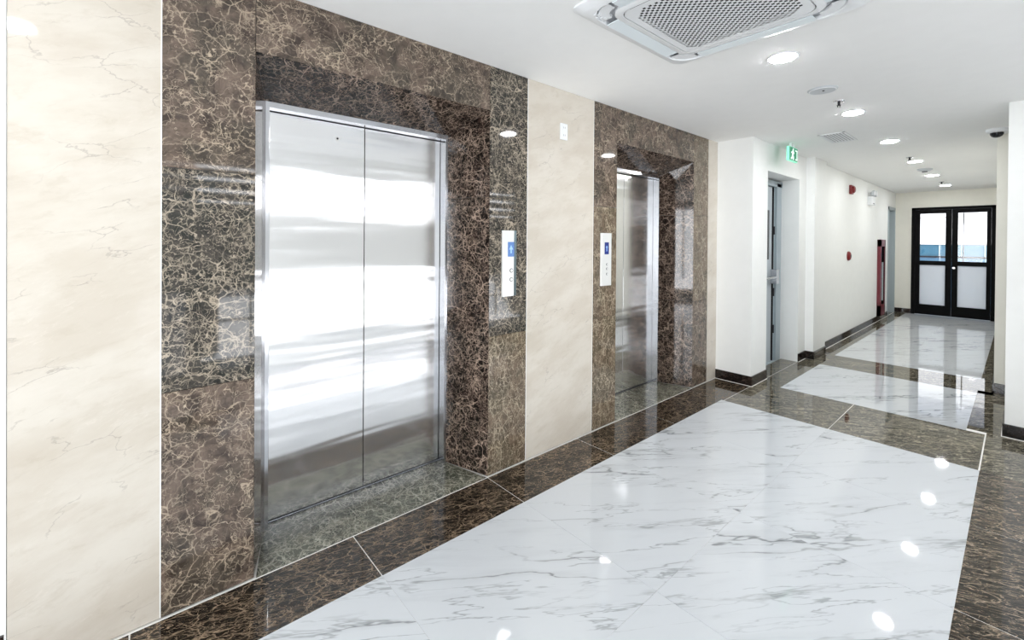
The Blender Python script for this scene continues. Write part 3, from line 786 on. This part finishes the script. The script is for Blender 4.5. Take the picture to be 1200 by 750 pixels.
# exit sign
ex, ey0, ey1, z0, z1 = -1.605, 5.24, 5.50, 2.325, 2.475
t = thing('exit_sign', 'green lit emergency exit sign with white running figure, hung by the recess', 'exit sign', (ex, (ey0 + ey1) / 2, H))
bx('housing', 'exit_edge', t, ex - 0.028, ex, ey0, ey1, z0, z1, bevel=0.003)
for s in ((ex, ex + 0.002), (ex - 0.030, ex - 0.028)):
    bx('sign_face', 'exit_green', t, s[0], s[1], ey0 + 0.006, ey1 - 0.006, z0 + 0.006, z1 - 0.006)
bm = new(); a, b = ex + 0.002, ex + 0.0035; ym = ey0 + 0.10; zm = (z0 + z1) / 2
cyl(bm, (a, ym + 0.012, zm + 0.048), 0.013, 0.0015, 'x', 14)
def limb(p, q, w):
    d = Vector((q[0] - p[0], q[1] - p[1])); n_ = Vector((-d.y, d.x)).normalized() * w
    prism(bm, [(p[0] + n_.x, p[1] + n_.y), (q[0] + n_.x, q[1] + n_.y), (q[0] - n_.x, q[1] - n_.y), (p[0] - n_.x, p[1] - n_.y)], a, b, 'x')
limb((ym + 0.008, zm + 0.034), (ym - 0.006, zm - 0.008), 0.013); limb((ym + 0.005, zm + 0.028), (ym + 0.045, zm + 0.010), 0.007); limb((ym + 0.003, zm + 0.026), (ym - 0.045, zm + 0.012), 0.007)
limb((ym - 0.004, zm - 0.006), (ym + 0.022, zm - 0.030), 0.009); limb((ym + 0.022, zm - 0.030), (ym + 0.020, zm - 0.060), 0.008); limb((ym - 0.006, zm - 0.006), (ym - 0.030, zm - 0.048), 0.009)
limb((ym - 0.030, zm - 0.048), (ym - 0.055, zm - 0.050), 0.007)
obj('running_figure', bm, 'exit_white', t)
bm = new(); prism(bm, [(ey1 - 0.075, z0 + 0.02), (ey1 - 0.02, z0 + 0.02), (ey1 - 0.02, z1 - 0.025), (ey1 - 0.075, z1 - 0.025), (ey1 - 0.075, z1 - 0.035), (ey1 - 0.03, z1 - 0.035), (ey1 - 0.03, z0 + 0.03), (ey1 - 0.075, z0 + 0.03)], a, b, 'x')
obj('doorway_mark', bm, 'exit_white', t)
bm = new(); box(bm, ex - 0.024, ex - 0.004, (ey0 + ey1) / 2 - 0.05, (ey0 + ey1) / 2 + 0.05, z1 - 0.002, H)
obj('bracket', bm, 'plastic', t)

# alarm strobe
t = thing('alarm_strobe', 'red fire alarm sounder strobe high on the corridor wall', 'alarm', (X4, 8.47, 2.22))
bx('back_box', 'red', t, X4, X4 + 0.035, 8.40, 8.53, 2.215, 2.355, bevel=0.008)
bm = new(); lathe(bm, [(0.055, 0.035), (0.053, 0.055), (0.035, 0.068), (0.01, 0.070)], (X4, 8.465, 2.285), 'x', 24); obj('sounder', bm, 'red', t, smooth=True)
# emergency light
t = thing('emergency_light', 'white twin-head emergency light beside the red alarm strobe', 'emergency light', (X4, 9.75, 2.12))
bx('battery_box', 'plastic', t, X4, X4 + 0.07, 9.66, 9.92, 2.12, 2.27, bevel=0.008)
for s in (-0.075, 0.075):
    bm = new(); lathe(bm, [(0.015, -0.02), (0.045, 0.0), (0.052, 0.03), (0.050, 0.04)], (X4 + 0.05, 9.79 + s, 2.32), 'x', 20); hd = obj('lamp_head', bm, 'plastic_grey', t, smooth=True)
    bm = new(); cyl(bm, (X4 + 0.0905, 9.79 + s, 2.32), 0.043, 0.003, 'x', 20); obj('lens', bm, 'plastic', hd)
    bm = new(); cyl(bm, (X4 + 0.045, 9.79 + s, 2.265), 0.01, 0.03, 'z', 10); obj('bracket', bm, 'plastic', hd)
bx('status_strip', 'steel_dark', t, X4 + 0.07, X4 + 0.073, 9.70, 9.80, 2.135, 2.15)
# manual call point
t = thing('manual_call_point', 'small round red manual call point at hand height on the corridor wall', 'call point', (X4, 8.38, 1.18))
bm = new(); lathe(bm, [(0.072, 0), (0.070, 0.018), (0.055, 0.034), (0.03, 0.038)], (X4, 8.38, 1.255), 'x', 28); obj('body', bm, 'red', t, smooth=True)
bx('push_plate', 'steel_dark', t, X4 + 0.037, X4 + 0.042, 8.36, 8.40, 1.235, 1.275)
# hose cabinet
t = thing('fire_hose_cabinet', 'tall narrow red fire hose cabinet at the far end of the corridor wall', 'cabinet', (X4, 10.75, 0.10))
cy0, cy1, cz0, cz1 = 10.50, 10.95, 0.10, 1.525; cxd = X4 + 0.05
bm = new()
for a, b, c, d in ((cy0, cy0 + 0.10, cz0, cz1), (cy1 - 0.05, cy1, cz0, cz1), (cy0, cy1, cz0, cz0 + 0.20), (cy0, cy1, cz1 - 0.13, cz1)): box(bm, X4, cxd, a, b, c, d)
obj('cabinet_frame', bm, 'red_paint', t)
bx('back_panel', 'gap', t, X4, X4 + 0.006, cy0 + 0.1, cy1 - 0.05, cz0 + 0.2, cz1 - 0.13)
bx('glass_door', 'glass', t, cxd - 0.010, cxd - 0.006, cy0 + 0.10, cy1 - 0.05, cz0 + 0.2, cz1 - 0.13)
bx('door_stile', 'plastic_grey', t, cxd - 0.006, cxd + 0.003, cy0 + 0.20, cy0 + 0.235, cz0 + 0.28, 1.10)
bm = new(); cyl(bm, (cxd, cy0 + 0.05, 0.80), 0.012, 0.02, 'x', 12); obj('latch', bm, 'chrome', t)
